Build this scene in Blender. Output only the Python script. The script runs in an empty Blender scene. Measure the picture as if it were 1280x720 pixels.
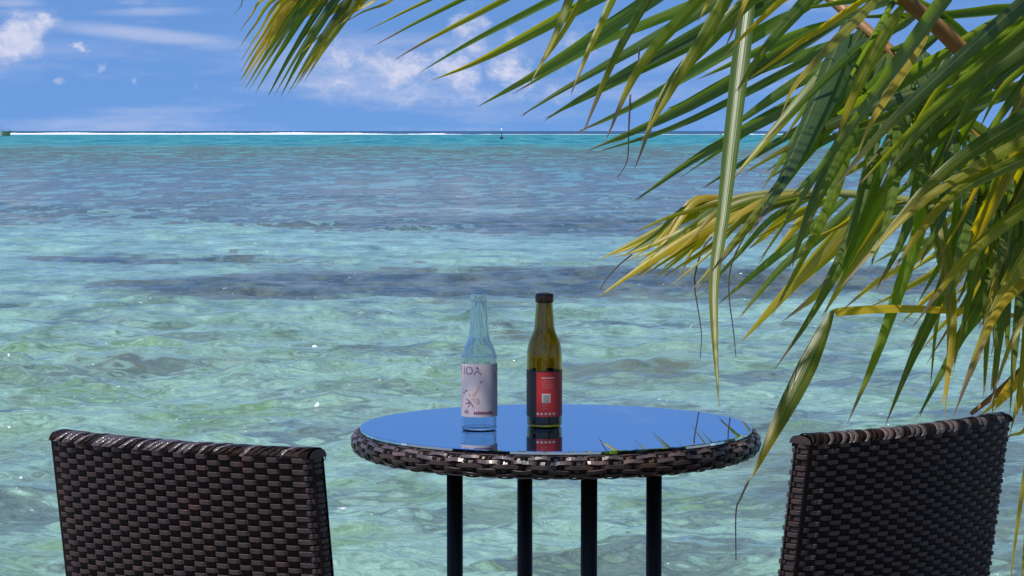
import bpy, bmesh, math, random
import numpy as np
from mathutils import Vector, Matrix
R = math.radians
rng = random.Random(7)
nrng = np.random.default_rng(11)
scene = bpy.context.scene
col = scene.collection

# ------------------------------------------------------------------ camera, world, sun, exposure
W_PX, H_PX, F_PX = 1280.0, 720.0, 3050.0
CAM_Z, HORIZON = 1.23, 163.6
PITCH = math.atan((H_PX / 2 - HORIZON) / F_PX)
cam_d = bpy.data.cameras.new('camera'); cam = bpy.data.objects.new('camera', cam_d); col.objects.link(cam)
cam_d.sensor_width = 36; cam_d.lens = F_PX / W_PX * 36
cam_d.clip_start = 0.05; cam_d.clip_end = 200000
cam.location = (0, 0, CAM_Z); cam.rotation_euler = (R(90) - PITCH, 0, 0)
scene.camera = cam
CP, SP = math.cos(PITCH), math.sin(PITCH)

def at(px, py, Y):
    """the point at world distance Y along the direction of a photo pixel"""
    a = (px - W_PX / 2) / F_PX; b = (H_PX / 2 - py) / F_PX
    dx, dy, dz = a, CP + b * SP, -SP + b * CP
    k = Y / dy
    return Vector((dx * k, Y, CAM_Z + dz * k))

SUN = Vector((-0.25, -0.28, 0.927)).normalized()
sun_el = math.asin(SUN.z); sun_az = math.atan2(SUN.x, SUN.y)
sl = bpy.data.lights.new('sun', 'SUN'); so = bpy.data.objects.new('sun', sl); col.objects.link(so)
sl.energy = 5.0; sl.angle = R(0.53); sl.color = (1.0, 0.95, 0.87)
so.rotation_euler = SUN.to_track_quat('Z', 'Y').to_euler(); so.location = (0, 0, 30)

scene.view_settings.view_transform = 'Standard'; scene.view_settings.look = 'None'
scene.view_settings.exposure = 0.0; scene.view_settings.gamma = 1.0; scene.view_settings.use_curve_mapping = False
scene.render.engine = 'CYCLES'
scene.cycles.use_denoising = True
scene.cycles.max_bounces = 10; scene.cycles.transmission_bounces = 8; scene.cycles.transparent_max_bounces = 8
scene.cycles.glossy_bounces = 4; scene.cycles.diffuse_bounces = 3
scene.cycles.caustics_reflective = False; scene.cycles.caustics_refractive = False

class NT:
    """tiny node-graph helper"""
    def __init__(s, tree): s.t = tree; s.n = tree.nodes; s.l = tree.links; s.n.clear()
    def node(s, typ, **kw):
        n = s.n.new(typ)
        for k, v in kw.items(): setattr(n, k, v)
        return n
    def put(s, sock, v):
        if isinstance(v, bpy.types.NodeSocket): s.l.new(v, sock)
        elif v is not None: sock.default_value = v
    def m(s, op, a, b=None, c=None, clamp=False):
        n = s.node('ShaderNodeMath', operation=op, use_clamp=clamp)
        for i, v in enumerate((a, b, c)):
            if v is not None: s.put(n.inputs[i], v)
        return n.outputs[0]
    def v(s, op, a, b=None, scale=None):
        n = s.node('ShaderNodeVectorMath', operation=op)
        s.put(n.inputs[0], a)
        if b is not None: s.put(n.inputs[1], b)
        if scale is not None: s.put(n.inputs['Scale'], scale)
        return n.outputs['Value'] if op in ('LENGTH', 'DOT_PRODUCT') else n.outputs[0]
    def sep(s, a):
        n = s.node('ShaderNodeSeparateXYZ'); s.put(n.inputs[0], a); return n.outputs
    def comb(s, x=0.0, y=0.0, z=0.0):
        n = s.node('ShaderNodeCombineXYZ')
        for i, v in enumerate((x, y, z)): s.put(n.inputs[i], v)
        return n.outputs[0]
    def ss(s, a, lo, hi, to0=0.0, to1=1.0):
        n = s.node('ShaderNodeMapRange', interpolation_type='SMOOTHSTEP')
        for i, v in enumerate((a, lo, hi, to0, to1)): s.put(n.inputs[i], v)
        return n.outputs[0]
    def lin(s, a, lo, hi, to0=0.0, to1=1.0):
        n = s.node('ShaderNodeMapRange')
        for i, v in enumerate((a, lo, hi, to0, to1)): s.put(n.inputs[i], v)
        return n.outputs[0]
    def noise(s, vec, scale=1.0, detail=3.0, rough=0.55, dist=0.0, out=0, dim='3D'):
        n = s.node('ShaderNodeTexNoise', noise_dimensions=dim)
        if vec is not None: s.put(n.inputs['Vector'], vec)
        s.put(n.inputs['Scale'], scale); s.put(n.inputs['Detail'], detail)
        s.put(n.inputs['Roughness'], rough); s.put(n.inputs['Distortion'], dist)
        return n.outputs[out]
    def mix(s, f, a, b, blend='MIX'):
        n = s.node('ShaderNodeMix', data_type='RGBA', blend_type=blend)
        s.put(n.inputs[0], f); s.put(n.inputs[6], rgba(a)); s.put(n.inputs[7], rgba(b))
        return n.outputs[2]

def rgba(c):
    if isinstance(c, (tuple, list)) and len(c) == 3: return (*c, 1.0)
    return c

# sky: physical daylight sky plus trade-wind clouds fixed to directions of the sky
world = bpy.data.worlds.new('World'); scene.world = world; world.use_nodes = True
g = NT(world.node_tree)
sky = g.node('ShaderNodeTexSky', sky_type='NISHITA', sun_disc=False)
sky.sun_elevation = sun_el; sky.sun_rotation = sun_az
sky.altitude = 0; sky.air_density = 1.0; sky.dust_density = 0.0; sky.ozone_density = 5.0
tc = g.node('ShaderNodeTexCoord').outputs['Generated']
dx, dy, dz = g.sep(tc)
# clear trade-wind air: the low sky keeps the deep blue found higher up
up_v = g.v('NORMALIZE', g.comb(dx, dy, g.m('ADD', g.m('MULTIPLY', g.m('MAXIMUM', dz, 0.0), 1.1), 0.34)))
g.l.new(up_v, sky.inputs[0])
az = g.m('ARCTAN2', dx, dy); el = g.m('ARCSINE', dz)
X = g.m('MULTIPLY', az, F_PX); Y = g.m('MULTIPLY', el, F_PX)       # "pixels" of sky: 1 unit = 1/3050 rad
cv = g.comb(g.m('DIVIDE', X, 100.0), g.m('DIVIDE', Y, 70.0), 3.0)
n1 = g.noise(cv, 1.6, 8, 0.6, 0.25)
n2 = g.noise(cv, 6.5, 7, 0.65, .3)
puff = g.m('ADD', g.m('MULTIPLY', g.m('SUBTRACT', n1, 0.5), 1.7), g.m('MULTIPLY', g.m('SUBTRACT', n2, 0.5), 1.3))
wv_ = g.noise(g.comb(g.m('DIVIDE', X, 46.0), g.m('DIVIDE', Y, 34.0), 7.0), 1.0, 6, 0.62, out=1)
w3 = g.sep(wv_)
X0, Y0 = X, Y
X = g.m('ADD', X, g.m('MULTIPLY', g.m('SUBTRACT', w3[0], .5), 44.0)); Y = g.m('ADD', Y, g.m('MULTIPLY', g.m('SUBTRACT', w3[1], .5), 34.0))
def blob(px, py, rx, ry, a=1.0, slant=0.0):
    bx = g.m('DIVIDE', g.m('SUBTRACT', X, px - 640.0), rx)
    yy = g.m('SUBTRACT', Y, HORIZON - py)
    if slant: yy = g.m('ADD', yy, g.m('MULTIPLY', g.m('SUBTRACT', X, px - 640.0), slant))
    by = g.m('DIVIDE', yy, ry)
    d2 = g.m('ADD', g.m('MULTIPLY', bx, bx), g.m('MULTIPLY', by, by))
    return g.m('MULTIPLY', g.m('EXPONENT', g.m('MULTIPLY', d2, -1.0)), a)
def total(l):
    s = l[0]
    for q in l[1:]: s = g.m('MAXIMUM', s, q)
    return s
cum = total([blob(36, 50, 38, 32, 1.25, -0.35), blob(62, 30, 24, 13, 1.0), blob(20, 70, 24, 14, .9), blob(108, 62, 14, 7, .8, .35), blob(133, 86, 9, 11, .7, -.5),
             blob(173, 100, 8, 8, .6), blob(80, 105, 11, 8, .55), blob(36, 100, 8, 6, .45), blob(250, 105, 9, 12, .45),
             blob(590, 45, 32, 34, .95), blob(570, 85, 40, 36, .9), blob(490, 85, 62, 30, .95), blob(425, 72, 60, 24, .75), blob(640, 80, 36, 46, .85), blob(715, 60, 40, 40, .6),
             blob(430, 110, 80, 24, .6), blob(545, 122, 110, 22, .62), blob(990, 110, 20, 12, .6), blob(700, 120, 40, 20, .45)])
cumd = g.ss(g.m('ADD', g.m('SUBTRACT', cum, 0.36), g.m('MULTIPLY', puff, 0.62)), -0.05, 0.75)
# more of the same clouds all round the horizon
far = g.noise(g.comb(g.m('MULTIPLY', az, 7.0), g.m('MULTIPLY', el, 26.0), 1.0), 1.0, 9, 0.62, 0.2)
band = g.m('MULTIPLY', g.ss(el, 0.008, 0.05), g.ss(el, 0.40, 0.10))
fard = g.m('MULTIPLY', g.ss(far, 0.56, 0.74), band)
X, Y = X0, Y0
st = g.noise(g.comb(g.m('DIVIDE', X, 260.0), g.m('DIVIDE', Y, 30.0), 9.0), 1.0, 5, 0.55, 0.4)
cir = total([blob(190, 17, 90, 8, .75, -.03), blob(180, 44, 150, 12, .9, .09), blob(30, 8, 50, 9, .8), blob(480, 52, 150, 14, .6, -.02), blob(10, 48, 60, 8, .8), blob(280, 60, 70, 10, .6)])
cird = g.ss(g.m('ADD', cir, g.m('MULTIPLY', g.m('SUBTRACT', st, 0.5), 0.8)), 0.28, 1.0)
haze_band = g.m('MULTIPLY', g.ss(g.noise(g.comb(g.m('DIVIDE', X, 330.0), g.m('DIVIDE', Y, 60.0), 4.0), 1.0, 5, .6), .42, .7), g.ss(el, 0.055, 0.012))
skyc = g.mix(1.0, sky.outputs[0], (0.80, 0.98, 1.16), 'MULTIPLY')
CLOUD = (5.0, 5.0, 5.9)
c1 = g.mix(g.m('MULTIPLY', haze_band, 0.36), skyc, CLOUD)
c2 = g.mix(g.m('MULTIPLY', cird, 0.42), c1, CLOUD)
c3 = g.mix(g.m('MULTIPLY', fard, 0.45), c2, CLOUD)
c4 = g.mix(g.m('MULTIPLY', cumd, g.lin(n2, .3, .7, 0.45, 0.92)), c3, CLOUD)
bg = g.node('ShaderNodeBackground'); g.l.new(c4, bg.inputs[0]); bg.inputs[1].default_value = 0.15
wo = g.node('ShaderNodeOutputWorld'); g.l.new(bg.outputs[0], wo.inputs[0])

# ------------------------------------------------------------------ materials
MATS = {}
def new_mat(name):
    m = bpy.data.materials.new(name); m.use_nodes = True
    t = NT(m.node_tree)
    o = t.node('ShaderNodeOutputMaterial'); b = t.node('ShaderNodeBsdfPrincipled'); t.l.new(b.outputs[0], o.inputs[0])
    MATS[name] = m
    return m, t, b, o
def plain(name, c, rough=0.5, var=0.15, scale=30.0, spec=0.5, metal=0.0, bump=0.0):
    m, t, b, o = new_mat(name)
    p = t.node('ShaderNodeTexCoord').outputs['Object']
    n = t.noise(p, scale, 4, .6)
    t.put(b.inputs['Base Color'], t.mix(n, tuple(x * (1 - var) for x in c), tuple(min(1, x * (1 + var)) for x in c)))
    b.inputs['Roughness'].default_value = rough; b.inputs['Specular IOR Level'].default_value = spec; b.inputs['Metallic'].default_value = metal
    if bump:
        bn = t.node('ShaderNodeBump'); bn.inputs['Strength'].default_value = bump; bn.inputs['Distance'].default_value = .004
        t.l.new(n, bn.inputs['Height']); t.l.new(bn.outputs[0], b.inputs['Normal'])
    return m

def wicker_mat(name, c, c2, spec=.5, r0=.26, r1=.46):
    m, t, b, o = new_mat(name)
    geo = t.node('ShaderNodeNewGeometry')
    p = geo.outputs['Position']
    rnd = t.node('ShaderNodeObjectInfo').outputs['Random']
    n = t.noise(t.v('MULTIPLY', p, (60, 60, 160)), 1.0, 4, .6)
    big = t.noise(p, 22.0, 3, .6)
    cc = t.mix(t.ss(big, .52, .72), c, c2)
    cc = t.mix(t.m('MULTIPLY', rnd, .35), cc, (c[0] * .6, c[1] * .6, c[2] * .6))
    dust = t.ss(n, .62, .8)
    t.put(b.inputs['Base Color'], t.mix(t.m('MULTIPLY', dust, .25), cc, (.10, .085, .08)))
    t.put(b.inputs['Roughness'], t.lin(n, .3, .7, r0, r1))
    b.inputs['Specular IOR Level'].default_value = spec
    # fine moulded ridges along each strand
    z = t.sep(t.node('ShaderNodeTexCoord').outputs['Object'])[2]
    rid = t.m('SINE', t.m('MULTIPLY', z, 2 * math.pi / .0016))
    bn = t.node('ShaderNodeBump'); bn.inputs['Strength'].default_value = .35; bn.inputs['Distance'].default_value = .0005
    t.put(bn.inputs['Height'], t.m('ADD', rid, t.m('MULTIPLY', n, 1.5))); t.l.new(bn.outputs[0], b.inputs['Normal'])
    return m
wicker_mat('wicker', (.068, .047, .040), (.112, .060, .041), .34)
wicker_mat('wicker_dark', (.013, .007, .005), (.024, .011, .007), .12)  # darker wicker: the shade of the recessed stakes is put into its colour
wicker_mat('wicker_highlight', (.100, .070, .062), (.200, .120, .095), .9, .16, .34)  # paler, glossier wicker: sun highlights on rail and rim put into its colour
plain('core', (.008, .005, .004), .8, spec=.1)
plain('leg_metal', (.010, .008, .007), .5, .2, 60, spec=.25)
plain('cushion', (.03, .02, .02), .5)

def leaf_mat(name):
    m, t, b, o = new_mat(name)
    a = t.node('ShaderNodeAttribute', attribute_name='leaf')
    s = t.node('ShaderNodeSeparateColor'); t.l.new(a.outputs['Color'], s.inputs[0])
    u, v, yel = s.outputs[0], s.outputs[1], s.outputs[2]; dry = a.outputs['Alpha']
    rnd = t.node('ShaderNodeObjectInfo').outputs['Random']
    pos = t.node('ShaderNodeNewGeometry').outputs['Position']
    streak = t.noise(t.comb(t.m('MULTIPLY', v, 9.0), t.m('MULTIPLY', u, 2.2), t.m('MULTIPLY', rnd, 40.0)), 1.0, 4, .6)
    blot = t.noise(pos, 26.0, 4, .6)
    green = t.mix(rnd, (.022, .052, .011), (.098, .150, .017))
    green = t.mix(t.m('MULTIPLY', blot, .6), green, (.070, .110, .024))
    yellow = t.mix(blot, (.28, .23, .018), (.42, .29, .03))
    yf = t.m('ADD', yel, t.m('MULTIPLY', t.m('SUBTRACT', streak, .5), .9))
    yf = t.m('ADD', yf, t.m('MULTIPLY', t.ss(u, .45, 1.0), .30))
    c = t.mix(t.ss(yf, .22, .95), green, yellow)
    rib = t.ss(t.m('ABSOLUTE', t.m('SUBTRACT', v, .5)), .07, .025)
    c = t.mix(t.m('MULTIPLY', rib, .55), c, (.17, .18, .05))
    df = t.m('ADD', t.m('ADD', u, t.m('MULTIPLY', dry, .55)), t.m('MULTIPLY', t.m('SUBTRACT', streak, .5), .22))
    brown = t.mix(streak, (.075, .045, .025), (.30, .22, .12))
    c = t.mix(t.ss(df, .985, 1.07), c, brown)
    spots = t.m('MULTIPLY', t.ss(t.noise(pos, 75.0, 3, .6), .68, .76), t.m('MINIMUM', t.m('ADD', yel, .1), .8))
    c = t.mix(spots, c, (.20, .09, .02))
    t.put(b.inputs['Base Color'], c)
    t.put(b.inputs['Roughness'], t.lin(streak, .3, .7, .30, .48)); b.inputs['Specular IOR Level'].default_value = .5
    vein = t.m('SINE', t.m('MULTIPLY', v, 55.0))
    bn = t.node('ShaderNodeBump'); bn.inputs['Strength'].default_value = .12; bn.inputs['Distance'].default_value = .0006
    t.put(bn.inputs['Height'], t.m('ADD', vein, t.m('MULTIPLY', streak, 4.0))); t.l.new(bn.outputs[0], b.inputs['Normal'])
    tr = t.node('ShaderNodeBsdfTranslucent')
    hs = t.node('ShaderNodeHueSaturation'); hs.inputs['Saturation'].default_value = 1.15; hs.inputs['Value'].default_value = 4.2; hs.inputs['Hue'].default_value = .485
    t.l.new(c, hs.inputs['Color']); t.l.new(hs.outputs[0], tr.inputs[0])
    mx = t.node('ShaderNodeMixShader'); mx.inputs[0].default_value = .42
    t.l.new(b.outputs[0], mx.inputs[1]); t.l.new(tr.outputs[0], mx.inputs[2]); t.l.new(mx.outputs[0], o.inputs[0])
    return m
leaf_mat('leaf')
plain('rachis', (.30, .15, .045), .45, .5, 14, bump=.3)
plain('rachis_green', (.16, .17, .035), .42, .4, 14, bump=.2)
plain('string', (.09, .065, .045), .7)
plain('trunk', (.20, .17, .14), .85, .4, 9, bump=.8)
plain('fibre', (.17, .11, .06), .9, .5, 30, bump=.8)

def glass_mat(name, c, rough=0.0):
    m, t, b, o = new_mat(name)
    b.inputs['Base Color'].default_value = (*c, 1); b.inputs['Transmission Weight'].default_value = 1
    b.inputs['IOR'].default_value = 1.5; b.inputs['Roughness'].default_value = rough
    return m
glass_mat('clear_glass', (.80, .86, .87), .0)
glass_mat('beer', (.16, .05, .008), .0)
glass_mat('amber_glass', (.50, .335, .012), .0)
glass_mat('amber_dark', (.16, .07, .006), .0)
plain('paper', (.60, .51, .53), .6, .05)
plain('ink_maroon', (.18, .03, .06), .6); plain('ink_pink', (.42, .24, .24), .6); plain('ink_peach', (.55, .36, .28), .6); plain('ink_violet', (.20, .09, .16), .6)
plain('label_black', (.012, .008, .008), .5); plain('label_red', (.50, .028, .025), .45, .1); plain('ink_white', (.72, .66, .64), .5)
plain('ink_rose', (.60, .16, .13), .5); plain('ink_grey', (.30, .29, .28), .5)
m, t, b, o = new_mat('table_glass')
b.inputs['Base Color'].default_value = (.52, .72, .95, 1); b.inputs['Roughness'].default_value = .012
b.inputs['Metallic'].default_value = 1.0; b.inputs['IOR'].default_value = 2.0; b.inputs['Specular IOR Level'].default_value = .5
b.inputs['Coat Weight'].default_value = .3; b.inputs['Coat Roughness'].default_value = .01; b.inputs['Coat IOR'].default_value = 2.0
sm = t.noise(t.node('ShaderNodeTexCoord').outputs['Object'], 9.0, 5, .65, 1.2)
t.put(b.inputs['Roughness'], t.ss(sm, .55, .75, .008, .05))
plain('boat_white', (.75, .75, .74), .4, .05); plain('boat_green', (.34, .32, .13), .5); plain('boat_dark', (.04, .04, .05), .5)
plain('marker_black', (.012, .014, .016), .5); plain('marker_white', (.8, .8, .8), .5)
plain('foam', (.82, .84, .86), .7, .06, .2)
plain('terrace', (.20, .18, .14), .85, .2, 4, bump=.4)
plain('concrete', (.38, .37, .35), .85, .2, 6, bump=.4)

# ------------------------------------------------------------------ mesh helpers
def link(name, verts, faces, mat, parent=None, smooth=True):
    me = bpy.data.meshes.new(name); me.from_pydata([tuple(v) for v in verts], [], faces); me.validate(); me.update()
    if smooth: me.polygons.foreach_set('use_smooth', [True] * len(me.polygons))
    return link_mesh(name, me, mat, parent)
def link_mesh(name, me, mat=None, parent=None):
    if mat and not me.materials: me.materials.append(MATS[mat])
    o = bpy.data.objects.new(name, me); col.objects.link(o)
    if parent: o.parent = parent
    return o
def empty(name, loc=(0, 0, 0), rz=0.0):
    o = bpy.data.objects.new(name, None); o.location = loc; o.rotation_euler = (0, 0, rz); o.empty_display_size = .1; col.objects.link(o); return o
def tag(o, label=None, cat=None, group=None, kind=None):
    for k, v in (('label', label), ('category', cat), ('group', group), ('kind', kind)):
        if v: o[k] = v
    return o
def bm_obj(name, bm, mat, parent=None, smooth=False):
    me = bpy.data.meshes.new(name); bm.to_mesh(me); bm.free()
    if smooth: me.polygons.foreach_set('use_smooth', [True] * len(me.polygons))
    return link_mesh(name, me, mat, parent)
def tube_data(pts, rads, n=8, cap=True):
    pts = [Vector(p) for p in pts]; V = []; Fc = []
    up = Vector((0, 0, 1)); prev = None
    for i, p in enumerate(pts):
        tg = (pts[min(i + 1, len(pts) - 1)] - pts[max(i - 1, 0)]).normalized()
        if prev is None:
            s = tg.cross(up)
            if s.length < 1e-3: s = tg.cross(Vector((1, 0, 0)))
        else: s = prev - tg * prev.dot(tg)
        s.normalize(); prev = s; w = tg.cross(s)
        r = rads[i] if hasattr(rads, '__len__') else rads
        for k in range(n):
            a = 2 * math.pi * k / n; V.append(p + (s * math.cos(a) + w * math.sin(a)) * r)
    for i in range(len(pts) - 1):
        for k in range(n):
            a, b_ = i * n + k, i * n + (k + 1) % n; Fc.append((a, b_, b_ + n, a + n))
    if cap: Fc.append(tuple(range(n - 1, -1, -1))); Fc.append(tuple(range(len(V) - n, len(V))))
    return V, Fc
def tube(name, pts, rads, mat, parent=None, n=8):
    V, Fc = tube_data(pts, rads, n); return link(name, V, Fc, mat, parent)
def lathe(name, prof, mat, parent=None, n=48, smooth=True):
    V = []; Fc = []; m_ = len(prof)
    for k in range(n):
        a = 2 * math.pi * k / n
        for r, z in prof: V.append((r * math.cos(a), r * math.sin(a), z))
    for k in range(n):
        k2 = (k + 1) % n
        for i in range(m_ - 1): Fc.append((k * m_ + i, k2 * m_ + i, k2 * m_ + i + 1, k * m_ + i + 1))
    o = link(name, V, Fc, mat, parent, smooth)
    bm = bmesh.new(); bm.from_mesh(o.data); bmesh.ops.remove_doubles(bm, verts=bm.verts, dist=1e-6); bmesh.ops.recalc_face_normals(bm, faces=bm.faces); bm.to_mesh(o.data); bm.free()
    if smooth: o.data.polygons.foreach_set('use_smooth', [True] * len(o.data.polygons))
    return o
def catmull(P, n):
    P = np.array(P, float); P = np.vstack([2 * P[0] - P[1], P, 2 * P[-1] - P[-2]])
    seg = len(P) - 3; out = []
    for q in np.linspace(0, seg, n):
        i = min(int(q), seg - 1); f = q - i; a, b_, c, d = P[i], P[i + 1], P[i + 2], P[i + 3]
        out.append(.5 * ((2 * b_) + (c - a) * f + (2 * a - 5 * b_ + 4 * c - d) * f * f + (3 * b_ - a - 3 * c + d) * f ** 3))
    return np.array(out)

# ------------------------------------------------------------------ setting: terrace, sea wall, sea
SEA = -0.90
bm = bmesh.new(); bmesh.ops.create_grid(bm, x_segments=40, y_segments=40, size=1)
for v in bm.verts: v.co = Vector((v.co.x * 400, -195.2 + v.co.y * 200, 0))
tag(bm_obj('ground', bm, 'terrace'), kind='structure')
bm = bmesh.new(); bmesh.ops.create_cube(bm, size=1)
for v in bm.verts: v.co = Vector((v.co.x * 800, 4.95 + v.co.y * .3, -.99 + v.co.z * 2.0))
bmesh.ops.bevel(bm, geom=bm.edges[:], offset=.015, segments=2, affect='EDGES')
tag(bm_obj('seawall', bm, 'concrete'), 'pale concrete sea wall along the edge of the terrace', 'wall')

# sea: one sheet from the wall to the horizon, real waves near by, finer and finer ripples in the material
def build_sea():
    H = CAM_Z - SEA
    off = np.concatenate([np.linspace(1280, 620, 120, endpoint=False), np.linspace(620, 2.0, 980), [1.3, .8, .45, .2]])
    D = H * F_PX / off
    a_in = np.linspace(-.30, .30, 620)
    a_out = np.array([.34, .40, .48, .58, .70, .85, 1.0, 1.15, 1.3])
    ang = np.concatenate([-a_out[::-1], a_in, a_out])
    Yg = np.repeat(D[:, None], len(ang), 1); Xg = Yg * np.tan(ang)[None, :]
    dY = np.abs(np.gradient(D))[:, None]; dX = (D * (a_in[1] - a_in[0]))[:, None]
    Z = np.zeros_like(Xg)
    nw = 120
    lam = np.exp(nrng.uniform(np.log(.14), np.log(3.6), nw))
    th = nrng.normal(0.22, .62, nw) - math.pi / 2
    ph = nrng.uniform(0, 2 * math.pi, nw)
    slope = 0.036 * np.exp(-((np.log(lam) - np.log(.55)) / 1.15) ** 2) + .010
    wx = Xg + .25 * np.sin(Yg * .9 + Xg * .4) ; wy = Yg + .3 * np.sin(Xg * .7 - Yg * .35)
    gust = .75 + .35 * np.sin(Xg * .31 + 1.3 * np.sin(Yg * .17)) * np.sin(Yg * .23 + Xg * .11)
    for L, q, p0, sl_ in zip(lam, th, ph, slope):
        k = 2 * math.pi / L
        fade = np.clip((L / (2.6 * dY) - 1) / 1.2, 0, 1) * np.clip((L / (2.6 * dX) - 1), 0, 1)
        if not fade.any(): continue
        f = k * (math.cos(q) * wx + math.sin(q) * wy) + p0
        Z += fade * (sl_ / k) * (np.sin(f) - .30 * np.cos(2 * f) + .10 * np.sin(3 * f)) * gust
    V = np.stack([Xg, Yg, Z + SEA], -1).reshape(-1, 3)
    nr, nc = Xg.shape
    idx = np.arange(nr * nc).reshape(nr, nc)
    Fq = np.stack([idx[:-1, :-1], idx[:-1, 1:], idx[1:, 1:], idx[1:, :-1]], -1).reshape(-1, 4)
    me = bpy.data.meshes.new('sea')
    me.vertices.add(len(V)); me.vertices.foreach_set('co', V.ravel())
    me.loops.add(Fq.size); me.loops.foreach_set('vertex_index', Fq.ravel().astype(np.int32))
    me.polygons.add(len(Fq)); me.polygons.foreach_set('loop_start', np.arange(0, Fq.size, 4, dtype=np.int32))
    me.polygons.foreach_set('loop_total', np.full(len(Fq), 4, np.int32)); me.polygons.foreach_set('use_smooth', np.ones(len(Fq), bool))
    me.update(calc_edges=True)
    if me.polygons[0].normal.z < 0: me.flip_normals()
    m, t, b, o = new_mat('water')
    geo = t.node('ShaderNodeNewGeometry'); P = geo.outputs['Position']; N = geo.outputs['Normal']
    px, py, pz = t.sep(P); nx, ny, nz = t.sep(N)
    flat = t.comb(px, py, 0.0)
    # small ripples too fine for the sheet
    r1 = t.noise(t.v('MULTIPLY', flat, (1.0, 1.7, 1)), 9.0, 4, .6, .6)
    r2 = t.noise(t.v('MULTIPLY', flat, (1.0, 1.9, 1)), 2.1, 3, .6, .5)
    r3 = t.noise(t.v('MULTIPLY', flat, (1.0, 2.2, 1)), .55, 3, .6, .3)
    D_ = t.v('LENGTH', flat)
    r0 = t.noise(t.v('MULTIPLY', flat, (1.0, 1.5, 1)), 24.0, 3, .6, .4)
    hgt = t.m('ADD', t.m('ADD', t.m('MULTIPLY', r1, .028), t.m('MULTIPLY', r0, .007)), t.m('ADD', t.m('MULTIPLY', r2, t.ss(D_, 18, 60, .035, .11)), t.m('MULTIPLY', r3, t.ss(D_, 30, 120, .0, .8))))
    bn = t.node('ShaderNodeBump'); bn.inputs['Strength'].default_value = 1.0; bn.inputs['Distance'].default_value = 1.0
    t.put(bn.inputs['Height'], hgt); t.l.new(bn.outputs[0], b.inputs['Normal'])
    # the sea bed seen through the moving surface: refraction shifts it with the slope
    warp = t.v('SUBTRACT', t.noise(t.v('MULTIPLY', flat, (.7, 1.4, 1)), 1.5, 4, .6, .0, out=1), (.5, .5, .5))
    sh = t.v('ADD', flat, t.v('ADD', t.comb(t.m('MULTIPLY', nx, 1.1), t.m('MULTIPLY', ny, 1.8), 0.0), t.v('MULTIPLY', warp, (1.3, 2.4, 0))))
    qx, qy, qz = t.sep(sh)
    def patch(x, y, rx, ry, a):
        ex = t.m('DIVIDE', t.m('SUBTRACT', qx, x), rx); ey = t.m('DIVIDE', t.m('SUBTRACT', qy, y), ry)
        return t.m('MULTIPLY', t.m('EXPONENT', t.m('MULTIPLY', t.m('ADD', t.m('MULTIPLY', ex, ex), t.m('MULTIPLY', ey, ey)), -1.0)), a)
    def addall(l):
        s_ = l[0]
        for q in l[1:]: s_ = t.m('ADD', s_, q)
        return s_
    def cen(n_, k): return t.m('MULTIPLY', t.m('SUBTRACT', n_, .5), k)
    big = t.noise(t.v('MULTIPLY', sh, (.08, .085, 1)), 1.0, 5, .62)
    mid = t.noise(t.v('MULTIPLY', sh, (.42, .36, 1)), 1.0, 6, .66)
    hue = t.noise(t.v('ADD', t.v('MULTIPLY', sh, (.75, .62, 1)), (31, 7, 0)), 1.0, 6, .62)
    hue2 = t.noise(t.v('ADD', t.v('MULTIPLY', sh, (.5, .7, 1)), (5, 63, 0)), 1.0, 6, .66)
    # light and dark of wavelets put into the colour, hand-sized to whole wave groups
    l1 = t.noise(t.v('MULTIPLY', sh, (4.5, 4.2, 1)), 1.0, 5, .70)
    l2 = t.noise(t.v('MULTIPLY', flat, (1.5, .62, 1)), 1.0, 5, .70)
    l3 = t.noise(t.v('MULTIPLY', flat, (.55, .13, 1)), 1.0, 5, .72)
    l4 = t.noise(t.v('MULTIPLY', flat, (.16, .022, 1)), 1.0, 5, .70)
    chop = addall([t.m('MULTIPLY', cen(l1, 1.5), t.ss(D_, 42, 22)), t.m('MULTIPLY', cen(l2, 2.1), t.m('MULTIPLY', t.ss(D_, 16, 34), t.ss(D_, 110, 60))),
                   t.m('MULTIPLY', cen(l3, 2.6), t.m('MULTIPLY', t.ss(D_, 45, 90), t.ss(D_, 420, 200))), t.m('MULTIPLY', cen(l4, 2.4), t.ss(D_, 140, 330))])
    zone = addall([t.ss(D_, 44, 72, -.06, .46), t.m('MULTIPLY', t.ss(D_, 260, 480), -.75),
                   patch(-.8, 34.0, 4.2, 3.4, .75), patch(4.5, 35, 4.5, 3.6, .55), patch(-6.4, 40.2, 2.6, 1.5, .72), patch(3.5, 52, 5, 6, .48), patch(-1.0, 57, 5.5, 5.0, .45),
                   patch(-8.0, 52, 4, 3.5, -.22), patch(-5.0, 46.0, 6, 3.0, -.40), patch(-6.2, 31, 2.2, 2.6, -.25), patch(-3.9, 33.2, 2.2, 2.2, .42),
                   patch(2.4, 13.5, 1.8, 2.6, .30), patch(1.4, 21, 1.4, 1.4, .30), patch(-3.2, 21.5, .8, .7, .36), patch(.2, 24.5, .9, .8, .42), patch(-1.2, 23.5, 1.0, .7, .30), patch(3.3, 24, 1.8, 1.6, .25), patch(-4.8, 27.5, .9, .9, .32)])
    cor = addall([zone, cen(big, 1.0), cen(mid, 1.05), t.m('MULTIPLY', chop, t.ss(D_, 28, 75, .6, 2.3))])
    coral = t.ss(cor, .12, .40)
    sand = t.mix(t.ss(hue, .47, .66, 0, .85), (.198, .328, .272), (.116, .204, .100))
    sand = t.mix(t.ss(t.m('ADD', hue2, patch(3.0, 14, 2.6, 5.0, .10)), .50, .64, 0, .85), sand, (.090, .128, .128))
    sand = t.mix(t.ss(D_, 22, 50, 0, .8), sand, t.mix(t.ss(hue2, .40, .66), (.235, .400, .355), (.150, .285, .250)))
    sand = t.mix(t.ss(D_, 60, 130, 0, .8), sand, (.130, .370, .385))
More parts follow.
